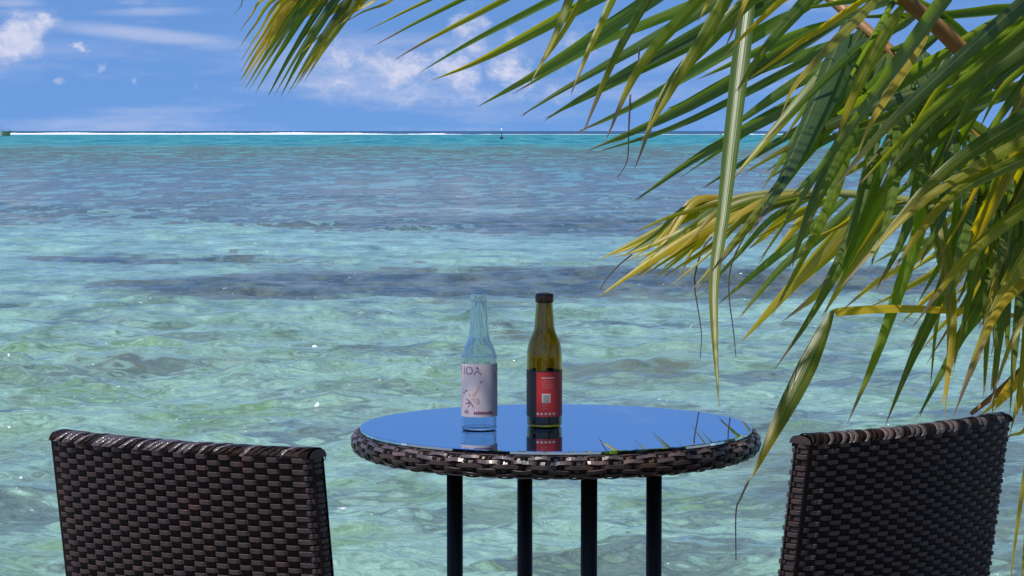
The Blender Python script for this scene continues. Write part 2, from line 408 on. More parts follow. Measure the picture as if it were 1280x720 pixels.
    lumn = t.m('ADD', 1.0, t.m('MULTIPLY', chop, t.ss(D_, 20, 60, 1.5, 1.0)))  # wave light and dark scaled into the bed colour
    sand = t.v('SCALE', sand, scale=t.m('MAXIMUM', t.m('MINIMUM', lumn, 1.35), .35))
    reef = t.mix(t.ss(t.m('ADD', cen(mid, 1.0), chop), -.25, .35), (.030, .040, .034), (.122, .142, .108))
    c = t.mix(t.m('MULTIPLY', coral, .93), sand, reef)
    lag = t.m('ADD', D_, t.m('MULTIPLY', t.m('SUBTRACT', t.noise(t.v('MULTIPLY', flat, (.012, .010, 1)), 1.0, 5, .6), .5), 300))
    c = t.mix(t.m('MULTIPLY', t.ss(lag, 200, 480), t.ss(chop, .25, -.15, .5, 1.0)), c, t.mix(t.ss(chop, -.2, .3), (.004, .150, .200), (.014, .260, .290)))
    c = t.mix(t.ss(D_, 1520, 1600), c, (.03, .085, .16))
    glint = t.m('MULTIPLY', t.ss(t.noise(t.v('MULTIPLY', flat, (1.1, 1.0, 1)), 1.0, 3, .6), .56, .66), t.ss(t.noise(t.v('MULTIPLY', flat, (15, 9, 1)), 1.0, 2, .5), .665, .72))
    c = t.mix(glint, c, (.90, .91, .88))  # sun glints on the water, painted into the colour as white flecks
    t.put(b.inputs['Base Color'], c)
    t.put(b.inputs['Roughness'], t.ss(D_, 40, 300, .06, .42))
    b.inputs['IOR'].default_value = 1.33; b.inputs['Specular IOR Level'].default_value = .34
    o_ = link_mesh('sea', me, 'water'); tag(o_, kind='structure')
build_sea()

# surf breaking on the outer reef
def build_surf():
    n = 900; xs = np.linspace(-620, 620, n); V = []; Fc = []
    def sm(x, s, sd): return sum(math.sin(x / (s * q) + sd * q * 7.1) / q for q in (1, 1.7, 2.9, 4.3)) / 2
    for i, x in enumerate(xs):
        h = max(.03, ( .50 if x < -40 else .24) + .30 * sm(x, 22, 1) + .25 * sm(x, 7, 2) + (.30 if x < -90 else 0) + .18 * rng.random())
        if sm(x, 60, 5) < -.25: h *= .30
        y = 1460 + 9 * sm(x, 40, 3); w = 14 + 6 * sm(x, 30, 4)
        V += [(x, y - w, SEA - .05), (x, y - w * .35, SEA + h * .55), (x, y, SEA + h), (x, y + 8, SEA - .05)]
    for i in range(n - 1):
        for k in range(3): Fc.append((i * 4 + k, i * 4 + 4 + k, i * 4 + 5 + k, i * 4 + 1 + k))
    tag(link('surf', V, Fc, 'foam', smooth=False), 'white line of surf breaking along the outer reef', 'surf', kind='stuff')
build_surf()

# ------------------------------------------------------------------ wicker weave
def weave_loop(path_pts, normals, ups, stakes, parity, amp, h, th, closed=True, sub=8):
    """a flat strand running along a closed path, over one stake and under the next"""
    L = np.linalg.norm(np.diff(np.vstack([path_pts, path_pts[:1]]) if closed else path_pts, axis=0), axis=1); S = np.concatenate([[0], np.cumsum(L)])
    tot = S[-1]; n = stakes * sub
    V = []; Fc = []
    P_ = np.vstack([path_pts, path_pts[:1]]) if closed else path_pts
    N_ = np.vstack([normals, normals[:1]]) if closed else normals
    for i in range(n):
        s = tot * i / n
        p = np.array([np.interp(s, S, P_[:, k]) for k in range(3)]); nn = np.array([np.interp(s, S, N_[:, k]) for k in range(3)]); nn /= np.linalg.norm(nn)
        w = math.cos(math.pi * (i / sub) + math.pi * parity); w = max(-1.0, min(1.0, w * 2.4 - .35))
        if (abs(nn[0]) > .40 or abs(p[0]) > BW / 2 - .024) and closed: w = w * .35
        c = p + nn * amp * w; u = ups
        for du, dn in ((-h / 2, -th / 2), (h / 2, -th / 2), (h * .50, th * .15), (h * .41, th / 2), (-h * .41, th / 2), (-h * .49, th * .15)): V.append(c + u * du + nn * dn)
    for i in range(n):
        j = (i + 1) % n
        for k in range(6):
            k2 = (k + 1) % 6; Fc.append((i * 6 + k, i * 6 + k2, j * 6 + k2, j * 6 + k))
    return V, Fc

BW, BT, BSAG = .450, .040, .028      # chair back: width, thickness, bow
RECL = math.tan(R(8.5)); TOPZ, SEATZ = .785, .43
def back_perimeter(grow=0.0, n=40, crn=.010):
    pts = []; nrm = []
    def curve(x): return -BSAG * (1 - (2 * x / BW) ** 2)
    hw, ht = BW / 2 + grow, BT / 2 + grow
    for x in np.linspace(-hw + crn, hw - crn, n):             # rear face, left to right
        sl_ = 8 * BSAG * x / BW ** 2; nn = np.array([sl_, -1, 0]); nn /= np.linalg.norm(nn)
        pts.append(np.array([x, curve(x), 0]) + nn * ht); nrm.append(nn)
    e = pts[-1]; 
    for a in np.linspace(-70, 70, 9):
        r_ = R(a); pts.append(np.array([hw - crn + crn * math.cos(r_), curve(hw) + (ht - crn * 0) * math.sin(r_) * .98, 0])); nrm.append(np.array([math.cos(r_), math.sin(r_), 0]))
    for x in np.linspace(hw - crn, -hw + crn, n):
        sl_ = 8 * BSAG * x / BW ** 2; nn = -np.array([sl_, -1, 0]); nn /= np.linalg.norm(nn)
        pts.append(np.array([x, curve(x), 0]) + nn * ht); nrm.append(nn)
    for a in np.linspace(110, 250, 9):
        r_ = R(a); pts.append(np.array([-hw + crn + crn * math.cos(r_), curve(hw) + ht * math.sin(r_) * .98, 0])); nrm.append(np.array([math.cos(r_), math.sin(r_), 0]))
    return np.array(pts), np.array(nrm)

def make_chair(loc, rz, label):
    root = empty('wicker_chair', loc, rz)
    tag(root, label, 'chair', 'wicker chairs at the round table')
    P, N = back_perimeter(); NS = 52
    sy = lambda z: -RECL * (z - SEATZ)
    # dark frame inside the weave
    Pc, Nc = back_perimeter(-.0045); V = []; Fc = []; zs = np.linspace(SEATZ - .06, TOPZ - .004, 8); m_ = len(Pc)
    for z in zs:
        for p in Pc: V.append((p[0], p[1] + sy(z), z))
    for i in range(len(zs) - 1):
        for k in range(m_): Fc.append((i * m_ + k, i * m_ + (k + 1) % m_, (i + 1) * m_ + (k + 1) % m_, (i + 1) * m_ + k))
    Fc.append(tuple(range(m_ * (len(zs) - 1), m_ * len(zs)))); 
    back = link('backrest', V, Fc, 'core', root, smooth=False)
    up = np.array([0, -RECL, 1]); up /= np.linalg.norm(up)
    pitch = .0083; meshes = []
    for par in (0, 1):
        V, Fc = weave_loop(P, N, up, NS, par, .0027, .0068, .0018)
        me = bpy.data.meshes.new('strand'); me.from_pydata([tuple(v) for v in V], [], Fc); me.polygons.foreach_set('use_smooth', [False] * len(me.polygons)); me.materials.append(MATS['wicker']); meshes.append(me)
    nrow = int((TOPZ - .004 - SEATZ) / pitch)
    for i in range(nrow):
        z = SEATZ + .004 + i * pitch
        o_ = link_mesh('strand', meshes[i % 2], None, back); o_.location = (rng.uniform(-.0005, .0005), sy(z) + rng.uniform(-.0004, .0004), z); o_.rotation_euler = (0, R(rng.uniform(-.12, .12)), 0)
    # upright stakes, one between each pair of crossings
    L = np.linalg.norm(np.diff(np.vstack([P, P[:1]]), axis=0), axis=1); S = np.concatenate([[0], np.cumsum(L)]); PP = np.vstack([P, P[:1]]); NN = np.vstack([N, N[:1]])
    for k in range(NS):
        s = S[-1] * k / NS
        p = np.array([np.interp(s, S, PP[:, q]) for q in range(3)]); nn = np.array([np.interp(s, S, NN[:, q]) for q in range(3)]); nn /= np.linalg.norm(nn)
        sd = np.array([-nn[1], nn[0], 0]); V = []; p = p - nn * (.0010 if abs(nn[0]) > .4 else 0); zz = (SEATZ - .05, SEATZ + .1, TOPZ - .008)
        for z in zz:
            base = np.array([p[0], p[1] + sy(z), z])
            for a_, b_ in ((-.0084, -.0013), (.0084, -.0013), (.0070, .0006), (-.0070, .0006)): V.append(base + sd * a_ + nn * b_)
        Fc = [(i * 4 + q, i * 4 + (q + 1) % 4, i * 4 + 4 + (q + 1) % 4, i * 4 + 4 + q) for i in range(2) for q in range(4)] + [(8, 9, 10, 11)]
        link('stake', V, Fc, 'wicker_dark', back, smooth=False)
    # the rolled top rail: bands wrapped over the edge, a little slanted
    nb = 40
    ht = BT / 2
    arch = [(-ht - .0026, -.0050), (-ht - .0028, -.0025), (-ht - .0016, .0008), (-ht + .003, .0040), (-ht + .010, .0060), (0, .0068), (ht - .010, .0060), (ht - .003, .0040), (ht + .0022, -.001), (ht + .0035, -.012)]
    V = []; Fc = []
    rail = []
    for x in np.linspace(-BW / 2 + .003, BW / 2 - .003, 34):
        yc = -BSAG * (1 - (2 * x / BW) ** 2)
        for (yy, z) in arch: rail.append((x, yc + yy * .93 + sy(TOPZ), TOPZ + z - .0022))
    na = len(arch)
    Fc = [(i * na + q, i * na + q + 1, (i + 1) * na + q + 1, (i + 1) * na + q) for i in range(33) for q in range(na - 1)] + [tuple(range(na)), tuple(range(33 * na + na - 1, 33 * na - 1, -1))]
    top = link('top_rail', rail, Fc, 'wicker_dark', root)
    for sx in (-1, 1):
        rim_ = [(sx * (BW / 2 + .0012 - .004 * (1 - q)), -BSAG * 0 + yy * .93 * q + sy(TOPZ), TOPZ + (max(z, -.006) + .002) * q - .002 - .0022) for q in (1.0, .55) for (yy, z) in arch]
        link('end_cap', rim_, [tuple(range(na)), tuple(range(na, 2 * na))] + [(i, i + 1, na + i + 1, na + i) for i in range(na - 1)], 'wicker', top, smooth=False)
    for k in range(nb):
        x0 = -BW / 2 + .010 + (BW - .020) * k / (nb - 1)
        yc = -BSAG * (1 - (2 * x0 / BW) ** 2); wv = .0088 * rng.uniform(.9, 1.08); slant = .015 * rng.uniform(.7, 1.3)
        V = []
        for i, (yy, z) in enumerate(arch):
            f = i / (na - 1) - .5; lift_ = .0004 + .0008 * rng.random()
            nrmv = Vector((0, yy / ht * .7, .7 if abs(yy) < ht else 0)); nrmv = nrmv.normalized() * lift_ if nrmv.length > 0 else Vector((0, 0, lift_))
            for sgn in (-.5, .5):
                for lay in (0, 1): V.append((min(BW / 2 + .0005, max(-BW / 2 - .0005, x0 + slant * f * 2 + sgn * wv)), yc + yy * .93 + sy(TOPZ) + nrmv.y * (1 + lay), TOPZ + z - .0022 + nrmv.z * (1 + lay) * 1.2))
        Fc = []
        for i in range(na - 1):
            a, b_ = i * 4, i * 4 + 4
            Fc += [(a + 1, a + 3, b_ + 3, b_ + 1), (a, a + 1, b_ + 1, b_), (a + 3, a + 2, b_ + 2, b_ + 3)]
        link('wrap_band', V, Fc, 'wicker_highlight' if rng.random() < .5 else 'wicker_dark', top, smooth=True)
    # seat and legs (below the picture)
    bm = bmesh.new(); bmesh.ops.create_cube(bm, size=1)
    for v in bm.verts: v.co = Vector((v.co.x * .44, .20 + v.co.y * .44, .395 + v.co.z * .07))
    bmesh.ops.bevel(bm, geom=bm.edges[:], offset=.018, segments=3, affect='EDGES'); bm_obj('seat', bm, 'wicker', root, True)
    for sx in (-1, 1):
        for yy in (.005, .385):
            tube('leg', [(sx * .19, yy, .37), (sx * .195, yy + (.015 if yy > .1 else -.015), 0)], [.02, .015], 'leg_metal', root, 12)
    return root

def chair_at(pl, pr, label):
    """rear top corners of the back, as points on the chair-top plane"""
    c = (pl + pr) / 2; d = pr - pl; rz = math.atan2(d.y, d.x)
    n = Vector((math.sin(rz), -math.cos(rz), 0))          # points to the rear
    root = make_chair((0, 0, 0), rz, label)
    shift = RECL * (TOPZ - SEATZ) + BT / 2
    root.location = Vector((c.x, c.y, 0)) - n * shift
    return root
def top_pt(px, py, z=TOPZ):
    a = at(px, py, 1.0); k = (z - CAM_Z) / (a.z - CAM_Z); return Vector((a.x * k, a.y * k, z))
chair_at(top_pt(58, 543), top_pt(394, 568), 'dark brown woven wicker chair standing in the open sun')
chair_at(top_pt(1003, 551), top_pt(1274, 520), 'dark woven wicker chair in the shade under the palm fronds')

# ------------------------------------------------------------------ table
TBL = Vector((.0755, 4.19, 0)); TZ = .7215
def make_table():
    root = empty('round_table', TBL)
    tag(root, 'round bistro table with woven wicker rim and dark glass top', 'table')
    Rg = .338
    lathe('table_top', [(0, TZ - .006), (Rg - .001, TZ - .006), (Rg, TZ - .005), (Rg, TZ - .0012), (Rg - .0012, TZ), (0, TZ)], 'table_glass', root, 160, False)
    zc = TZ - .006 - .0185; Rc = .334; a, b_ = .0165, .0175
    rim = lathe('rim', [(Rc + a * math.cos(q), zc + b_ * math.sin(q)) for q in np.linspace(0, 2 * math.pi, 25)], 'core', root, 120)
    lathe('underside', [(0, zc - .004), (Rc - .01, zc - .004), (Rc - .01, zc - .012), (0, zc - .012)], 'core', root, 64, False)
    NSt = 112
    # wrapped stakes round the roll of the rim
    V = []; Fc = []; na = 17; wv = .0062
    for i in range(na):
        q = 2 * math.pi * i / na
        for s in (-wv, wv):
            for lay in (.0002, .0018): V.append((Rc + (a + lay) * math.cos(q), s + .004 * math.sin(q), zc + (b_ + lay) * math.sin(q)))
    for i in range(na):
        p, q = i * 4, ((i + 1) % na) * 4
        Fc += [(p + 1, p + 3, q + 3, q + 1), (p, p + 1, q + 1, q), (p + 3, p + 2, q + 2, q + 3)]
    me = bpy.data.meshes.new('wrap_band'); me.from_pydata(V, [], Fc); me.polygons.foreach_set('use_smooth', [True] * len(me.polygons)); me.materials.append(MATS['wicker_dark'])
    for k in range(NSt):
        o_ = link_mesh('wrap_band', me, None, rim); o_.rotation_euler = (0, 0, 2 * math.pi * k / NSt + rng.uniform(-.004, .004))
    # strands running round the rim, over and under
    for r_i, q in enumerate((66, 44, 22, 0, -22, -44, -66, -88)):
        qq = R(q); n = NSt * 4; V = []; Fc = []
        for i in range(n):
            an = 2 * math.pi * i / n; w = math.cos(math.pi * i / 6 + math.pi * (r_i % 2)); w = math.copysign(abs(w) ** .5, w) if abs(w) > 1e-6 else 0
            rr = .0012 + .0016 * w + .0005 * math.sin(an * 37 + r_i); jit = .03 * math.sin(an * 23 + r_i * 2) + .03 * math.sin(an * 61 + r_i)
            ca, sa = math.cos(qq + jit), math.sin(qq + jit)
            for dz_, dn in ((-.0034, -.0008), (.0034, -.0008), (.0028, .0008), (-.0028, .0008)):
                rad = Rc + (a + rr + dn) * ca - dz_ * sa; z = zc + (b_ + rr + dn) * sa + dz_ * ca
                V.append((rad * math.cos(an), rad * math.sin(an), min(z, TZ - .0065 if rad < Rg + .002 else TZ)))
        for i in range(n):
            j = (i + 1) % n; Fc += [(i * 4 + k, i * 4 + (k + 1) % 4, j * 4 + (k + 1) % 4, j * 4 + k) for k in range(4)]
        link('rim_strand', V, Fc, 'wicker_highlight' if r_i in (1, 2) else 'wicker', rim, smooth=False)
    for k in range(4):
        an = R(16.8 + 180 + 90 * k); r_ = .181
        x, y = r_ * math.cos(an), r_ * math.sin(an)
        tube('leg', [(x, y, zc - .010), (x, y, .35), (x * 1.02, y * 1.02, .02)], .0138, 'leg_metal', root, 20)
        lathe('foot', [(0, 0), (.017, 0), (.017, .018), (.0, .022)], 'leg_metal', root, 16).location = (x * 1.02, y * 1.02, 0)
    V, Fc = [], []
    n = 64
    ring = [(.181 * math.cos(2 * math.pi * i / n), .181 * math.sin(2 * math.pi * i / n), .20) for i in range(n + 1)]
    tube('foot_ring', ring, .009, 'leg_metal', root, 8)
    return root
make_table()

# ------------------------------------------------------------------ bottles
def text_mesh(s, size):
    cu = bpy.data.curves.new('t', 'FONT'); cu.body = s; cu.size = size; cu.resolution_u = 3
    o = bpy.data.objects.new('t', cu); col.objects.link(o)
    dg = bpy.context.evaluated_depsgraph_get(); me = bpy.data.meshes.new_from_object(o.evaluated_get(dg))
    bpy.data.objects.remove(o); bpy.data.curves.remove(cu)
    return me
def wrap_pts(me, r, a0, z0):
    """bend a flat mesh round a bottle: x along the girth, y up; a0 is the angle of x = 0 seen from the camera (degrees, right positive)"""
    for v in me.vertices:
        an = R(a0) + v.co.x / r; z = z0 + v.co.y
        v.co = (r * math.sin(an), -r * math.cos(an), z)
    return me
def wrap_poly(name, polys, r, a0, z0, mat, parent):
    """flat printed shapes, subdivided so that they follow the glass"""
    bm = bmesh.new()
    for pl in polys: bm.faces.new([bm.verts.new((x, y, 0)) for x, y in pl])
    long_e = [e for e in bm.edges if e.calc_length() > .004]
    if long_e: bmesh.ops.subdivide_edges(bm, edges=long_e, cuts=4, use_grid_fill=True)
    bmesh.ops.triangulate(bm, faces=bm.faces[:])
    me = bpy.data.meshes.new(name); bm.to_mesh(me); bm.free(); wrap_pts(me, r, a0, z0)
    return link_mesh(name, me, mat, parent)
def band(name, r, d0, d1, z0, z1, mat, parent, th=.00025):
    n = max(6, int(abs(d1 - d0) / 2)); V = []; Fc = []
    for i in range(n + 1):
        an = R(d0 + (d1 - d0) * i / n); s, c = math.sin(an), -math.cos(an)
        V += [(r * s, r * c, z0), (r * s, r * c, z1), ((r + th) * s, (r + th) * c, z1), ((r + th) * s, (r + th) * c, z0)]
    for i in range(n): Fc += [(i * 4 + k, i * 4 + (k + 1) % 4, i * 4 + 4 + (k + 1) % 4, i * 4 + 4 + k) for k in range(4)]
    return link(name, V, Fc, mat, parent, smooth=False)
def rect(x, y, w, h): return [(x, y), (x + w, y), (x + w, y + h), (x, y + h)]

def bottle(loc, prof, glass, label, shade):
    root = empty('bottle', loc); tag(root, label, 'bottle')
    P = catmull([(r, z, 0) for r, z in prof], 70)[:, :2]
    outer = [(max(r, 0), z) for r, z in P]
    inner = [(max(r - .0032, .0), max(z, .0045)) for r, z in P if z > .003][::-1]
    prof2 = [(0, .0016)] + outer + inner + [(0, .0055)]
    lathe('glass_body', prof2, glass, root, 64)
    return root
S = .0305
clear_prof = [(.024, .0005), (.0285, .0012), (.0302, .006), (.0305, .014), (.0305, .06), (.0305, .118), (.0297, .126), (.0262, .138), (.0205, .150), (.0178, .160), (.0160, .185), (.0142, .210), (.0136, .219), (.0142, .2196), (.0146, .2208), (.0146, .228), (.0140, .2312), (.0118, .2318)]
cb = bottle((at(599, 538, 1).x, 0, 0), clear_prof, 'clear_glass', 'empty clear glass bottle with a pale pink printed label', 0)
pt = top_pt(599, 537.6, TZ); cb.location = (pt.x, pt.y + .012, TZ)
lab = band('label', S + .0003, -112, 88, .024, .114, 'paper', cb)
rl = S + .0007
me = wrap_pts(text_mesh('NOA', .0205), rl, -78, .096); link_mesh('lettering', me, 'ink_violet', lab)
wrap_poly('lettering', [rect(i * .0031, rng.uniform(0, .0006), .0024, rng.uniform(.0042, .0058)) for i in range(11)], rl, -16, .0285, 'ink_maroon', lab)
wrap_poly('lettering', [rect(0, 0, .0016, .006), rect(.003, 0, .0012, .0075), rect(.0052, .001, .0014, .008), rect(.0078, 0, .0014, .0055), rect(.0005, .003, .008, .0012)], rl, -52, .0290, 'ink_violet', lab)
wrap_poly('lettering', [rect(0, 0, .0055, .0012), rect(0, .003, .0010, .016), rect(.003, .004, .001, .012)], rl, 56, .083, 'ink_violet', lab)
def petal(cx, cy, a, l, w):
    out = []
    for q in np.linspace(0, 2 * math.pi, 10, endpoint=False):
        x, y = l / 2 * (1 + math.cos(q)), w * math.sin(q); out.append((cx + x * math.cos(R(a)) - y * math.sin(R(a)), cy + x * math.sin(R(a)) + y * math.cos(R(a))))
    return out
wrap_poly('drawing', [petal(0, 0, a, .012, .0011) for a in (200, 245, 300, 150)] + [petal(-.013, .017, 20, .008, .0012), petal(-.012, .013, 150, .006, .0012)], rl, -28, .050, 'ink_violet', lab)
wrap_poly('drawing', [petal(.002, .004, 48, .016, .0022), petal(.009, .013, 60, .013, .0018), petal(0, 0, 5, .012, .0016), petal(.006, -.002, -40, .010, .0014)], rl, -26, .054, 'ink_peach', lab)
wrap_poly('drawing', [petal(.014, .026, 40, .007, .0016), petal(-.004, .002, 100, .007, .001), petal(.011, .001, -75, .011, .0014)], rl, -24, .056, 'ink_pink', lab)

brown_prof = [(.024, .0005), (.0285, .0012), (.0300, .006), (.0303, .014), (.0303, .06), (.0303, .105), (.0303, .122), (.0296, .132), (.0270, .145), (.0220, .157), (.0180, .168), (.0160, .190), (.0143, .208), (.0138, .214), (.0146, .2152), (.0152, .2168), (.0152, .225), (.0146, .2284), (.0122, .2290)]
bb = bottle((0, 0, 0), brown_prof, 'amber_glass', 'brown glass bottle with a black and red label', 0)
pt = top_pt(680.5, 533.5, TZ); bb.location = (pt.x, pt.y + .012, TZ)
S2 = .0303
lathe('lip', [(.0141, .2135), (.0155, .2142), (.0160, .2170), (.0160, .2252), (.0153, .2292), (.0120, .2300), (.0116, .2280)], 'amber_dark', bb, 40)
lathe('beer', [(0, .0058), (.0262, .0060), (.0268, .010), (.0268, .020), (0, .020)], 'beer', bb, 40)
lab = band('label', S2 + .0003, -150, 175, .019, .098, 'label_black', bb)
red = band('red_panel', S2 + .0007, -26, 78, .019, .096, 'label_red', lab)
r2 = S2 + .0011
wrap_poly('lettering', [rect(i * .0022, 0, .0017, .0014) for i in range(11)], r2, -10, .0855, 'ink_white', lab)
for k in range(5): wrap_poly('lettering', [rect(rng.uniform(0, .002), 0, rng.uniform(.018, .024), .0009)], r2, -10, .0815 - k * .0032, 'ink_rose', lab)
wrap_poly('code_patch', [rect(0, 0, .0145, .0155)], r2, -8, .0435, 'ink_white', lab)
wrap_poly('code_patch', [rect(0, 0, .0112, .0122)], r2 + .0003, -5, .0452, 'ink_grey', lab)
for k in range(3): wrap_poly('lettering', [rect(0, 0, rng.uniform(.004, .012), .001)], r2, -9, .039 - k * .003, 'ink_rose', lab)
stars = []
for k in range(5):
    cx = -.010 + k * .0072
    stars += [petal(cx, 0, a, .0026, .0007) for a in (0, 90, 180, 270)] + [petal(cx + .0036, -.0006, 0, .001, .0006)]
wrap_poly('ornament', stars, r2, -4, .0245, 'ink_white', lab)
wrap_poly('sticker', [petal(-.004, 0, 0, .008, .0058)], S2 + .0007, -76, .078, 'ink_grey', lab)

# ------------------------------------------------------------------ palm
CROWN = at(1430, 300, 4.4)
palm = empty('coconut_palm', (CROWN.x + .10, CROWN.y + .12, 0))
tag(palm, 'young coconut palm with arching fronds of long green and yellowing leaflets', 'palm tree')
ORG = palm.location.copy()
def loc_(p): return Vector(p) - ORG
tp = [Vector((0, 0, -.02)), Vector((-.01, -.02, .35)), Vector((-.05, -.07, .75)), loc_(CROWN) + Vector((0, 0, -.02))]
cp = catmull([tuple(p) for p in tp], 34)
tube('trunk', [tuple(p) for p in cp], [.135 - .05 * i / 33 + (.006 if i % 2 else 0) for i in range(34)], 'trunk', palm, 20)

class Frond:
    def __init__(s, pts, r0, r1, mat, name='frond'):
        P3 = [np.array(at(*p)) if len(p) == 3 else np.array(p[:3]) for p in pts]
        s.P = catmull([np.array(CROWN)] + P3, 160)
        s.obj = tube(name, [tuple(loc_(p)) for p in s.P[::3]], list(np.linspace(r0, r1, len(s.P[::3]))), mat, palm, 8)
        a = s.P; dx_, dy_, dz_ = a[:, 0], a[:, 1], a[:, 2] - CAM_Z
        dep = dy_ * CP - dz_ * SP
        s.px = np.stack([640 + F_PX * dx_ / dep, 360 - F_PX * (dz_ * CP + dy_ * SP) / dep], 1)
    def root(s, p0, p1):
        """where a leaflet seen to run from p1 up to p0 leaves the midrib"""
        d = np.array(p0, float) - np.array(p1, float); d /= np.linalg.norm(d)
        r = s.px - np.array(p0); f = r @ d; q = np.abs(r @ np.array([-d[1], d[0]]))
        cost = q * 2.2 + np.abs(f) * .6 + np.where(f < 0, -f * 3, 0); cost[:12] += 1e4
        return s.P[int(np.argmin(cost))]

def leaf_mesh(pts, wid, twist, fold, yel, dry, nseg=12, prof=None, seed=0, base_w=.35, droop_twist=0.0, flat=False):
    r = random.Random(seed)
    C = catmull(pts, nseg + 1); V = []; A = []; Fc = []
    L = np.concatenate([[0], np.cumsum(np.linalg.norm(np.diff(C, axis=0), axis=1))]); U = L / L[-1]
    prev = None
    for i in range(nseg + 1):
        tg = C[min(i + 1, nseg)] - C[max(i - 1, 0)]; tg = tg / (np.linalg.norm(tg) + 1e-9)
        view = C[i] - np.array([0, 0, CAM_Z]); view /= np.linalg.norm(view)
        s_ = np.cross(tg, view)
        if np.linalg.norm(s_) < .05: s_ = np.cross(tg, [0, 0, 1.0])
        s_ /= np.linalg.norm(s_)
        if prev is not None and s_ @ prev < 0: s_ = -s_
        prev = s_.copy(); nn = np.cross(s_, tg)
        if nn[2] < 0: nn = -nn
        tw = R(twist + droop_twist * (U[i] - .3)); side = s_ * math.cos(tw) + nn * math.sin(tw); nrm = np.cross(side, tg); nrm /= np.linalg.norm(nrm)
        if nrm[2] < 0: nrm = -nrm
        u = U[i]
        w = (base_w + (1 - base_w) * min(1, u / .22) ** .7) * (1 - max(0, (u - .34) / .66) ** 1.45) ** .9
        if flat: w = .55 + .45 * min(1, max(0, (u - .3) / .6))
        w = max(w, .02) * wid / 2 * (1 + .05 * math.sin(9 * u + seed) + .03 * math.sin(31 * u + 2 * seed))
        fo = R(fold)
        split = seed % 5 < 2 and i == nseg and not flat and wid > .012
        if split: w = wid * .085
        for sg in (-1, 0, 1):
            if split and sg == 0: V.append(C[nseg - 1] * .75 + C[nseg] * .25); A.append((.97, .5, yel, dry)); continue
            if split and sg == (1 if seed % 2 else -1): V.append(C[nseg - 1] * .35 + C[nseg] * .65 + side * sg * w * 1.3); A.append((1.0, .5 + .5 * sg, yel, dry)); continue
            V.append(C[i] + side * sg * w * math.cos(fo) - nrm * abs(sg) * w * math.sin(fo)); A.append((u, .5 + .5 * sg, yel, dry))
    for i in range(nseg):
        for k in (0, 1): Fc.append((i * 3 + k, i * 3 + k + 1, i * 3 + 4 + k, i * 3 + 3 + k))
    return V, Fc, A
def add_leaf_attr(me, A):
    at_ = me.attributes.new('leaf', 'FLOAT_COLOR', 'POINT'); at_.data.foreach_set('color', np.array(A, np.float32).ravel())
leaf_no = [0]
def leaf(fr, pix, tip_d, wpx, yel=.12, dry=.12, twist=None, fold=30, base_d=None, base_w=.35, dt=None, flat=False):
    """one leaflet: photo pixels from near its root to its tip; it always starts on its frond's midrib"""
    leaf_no[0] += 1; sd = leaf_no[0]; r = random.Random(sd * 17)
    root = fr.root(pix[0], pix[1]); d0 = root[1]
    pl = [np.array(p, float) for p in pix]
    seg = [0] + list(np.cumsum([np.linalg.norm(pl[i + 1] - pl[i]) for i in range(len(pl) - 1)]))
    dep = root[1] * CP - (root[2] - CAM_Z) * SP
    rp = np.array([640 + F_PX * root[0] / dep, 360 - F_PX * ((root[2] - CAM_Z) * CP + root[1] * SP) / dep])
    ext = np.linalg.norm(rp - pl[0]); tot = seg[-1] + ext
    pts = [root]
    for p, s_ in zip(pl, seg):
        f = (s_ + ext) / tot
        if s_ == 0 and (ext < 12 or (rp - pl[0]) @ (pl[0] - pl[1]) < 0): continue
        pts.append(np.array(at(p[0], p[1], d0 + (tip_d - d0) * f)))
    if twist is None: twist = r.uniform(-35, 35)
    if dt is None: dt = r.uniform(-40, 40)
    dm = (d0 + tip_d) / 2; wpx = wpx * .92 if wpx < 34 else wpx
    V, Fc, A = leaf_mesh(pts, wpx / F_PX * dm, twist, fold, min(1, max(0, yel + r.uniform(-.06, .06))), max(0, dry + r.uniform(-.08, .1)), 14, seed=sd, base_w=base_w, droop_twist=dt, flat=flat)
    o = link('leaflet', [v - np.array(ORG) for v in V], Fc, 'leaf', fr.obj); add_leaf_attr(o.data, A)
    return o

A_ = Frond([(1290, 140, 4.3), (1215, 75, 4.25), (1150, 15, 4.2), (1040, -60, 4.1), (900, -110, 4.02), (750, -122, 3.95), (600, -104, 3.9), (500, -66, 3.86), (440, -20, 3.84)], .020, .004, 'rachis')
B_ = Frond([(1340, 260, 4.45), (1280, 222, 4.5), (1205, 150, 4.6), (1080, 35, 4.7), (985, -40, 4.8), (860, -90, 4.85), (740, -100, 4.9)], .020, .005, 'rachis')
C_ = Frond([(1340, 290, 4.7), (1240, 268, 4.95), (1130, 250, 5.15), (1040, 241, 5.3), (960, 241, 5.4), (900, 252, 5.45), (845, 275, 5.5)], .015, .003, 'rachis_green')
D_ = Frond([(1432, 140, 4.0), (1420, 10, 3.7), (1390, -110, 3.4), (1330, -220, 3.15), (1230, -310, 2.95)], .020, .006, 'rachis_green')
F_ = Frond([(1360, 390, 4.35), (1290, 452, 4.3), (1250, 488, 4.28), (1214, 517, 4.25)], .013, .004, 'rachis')

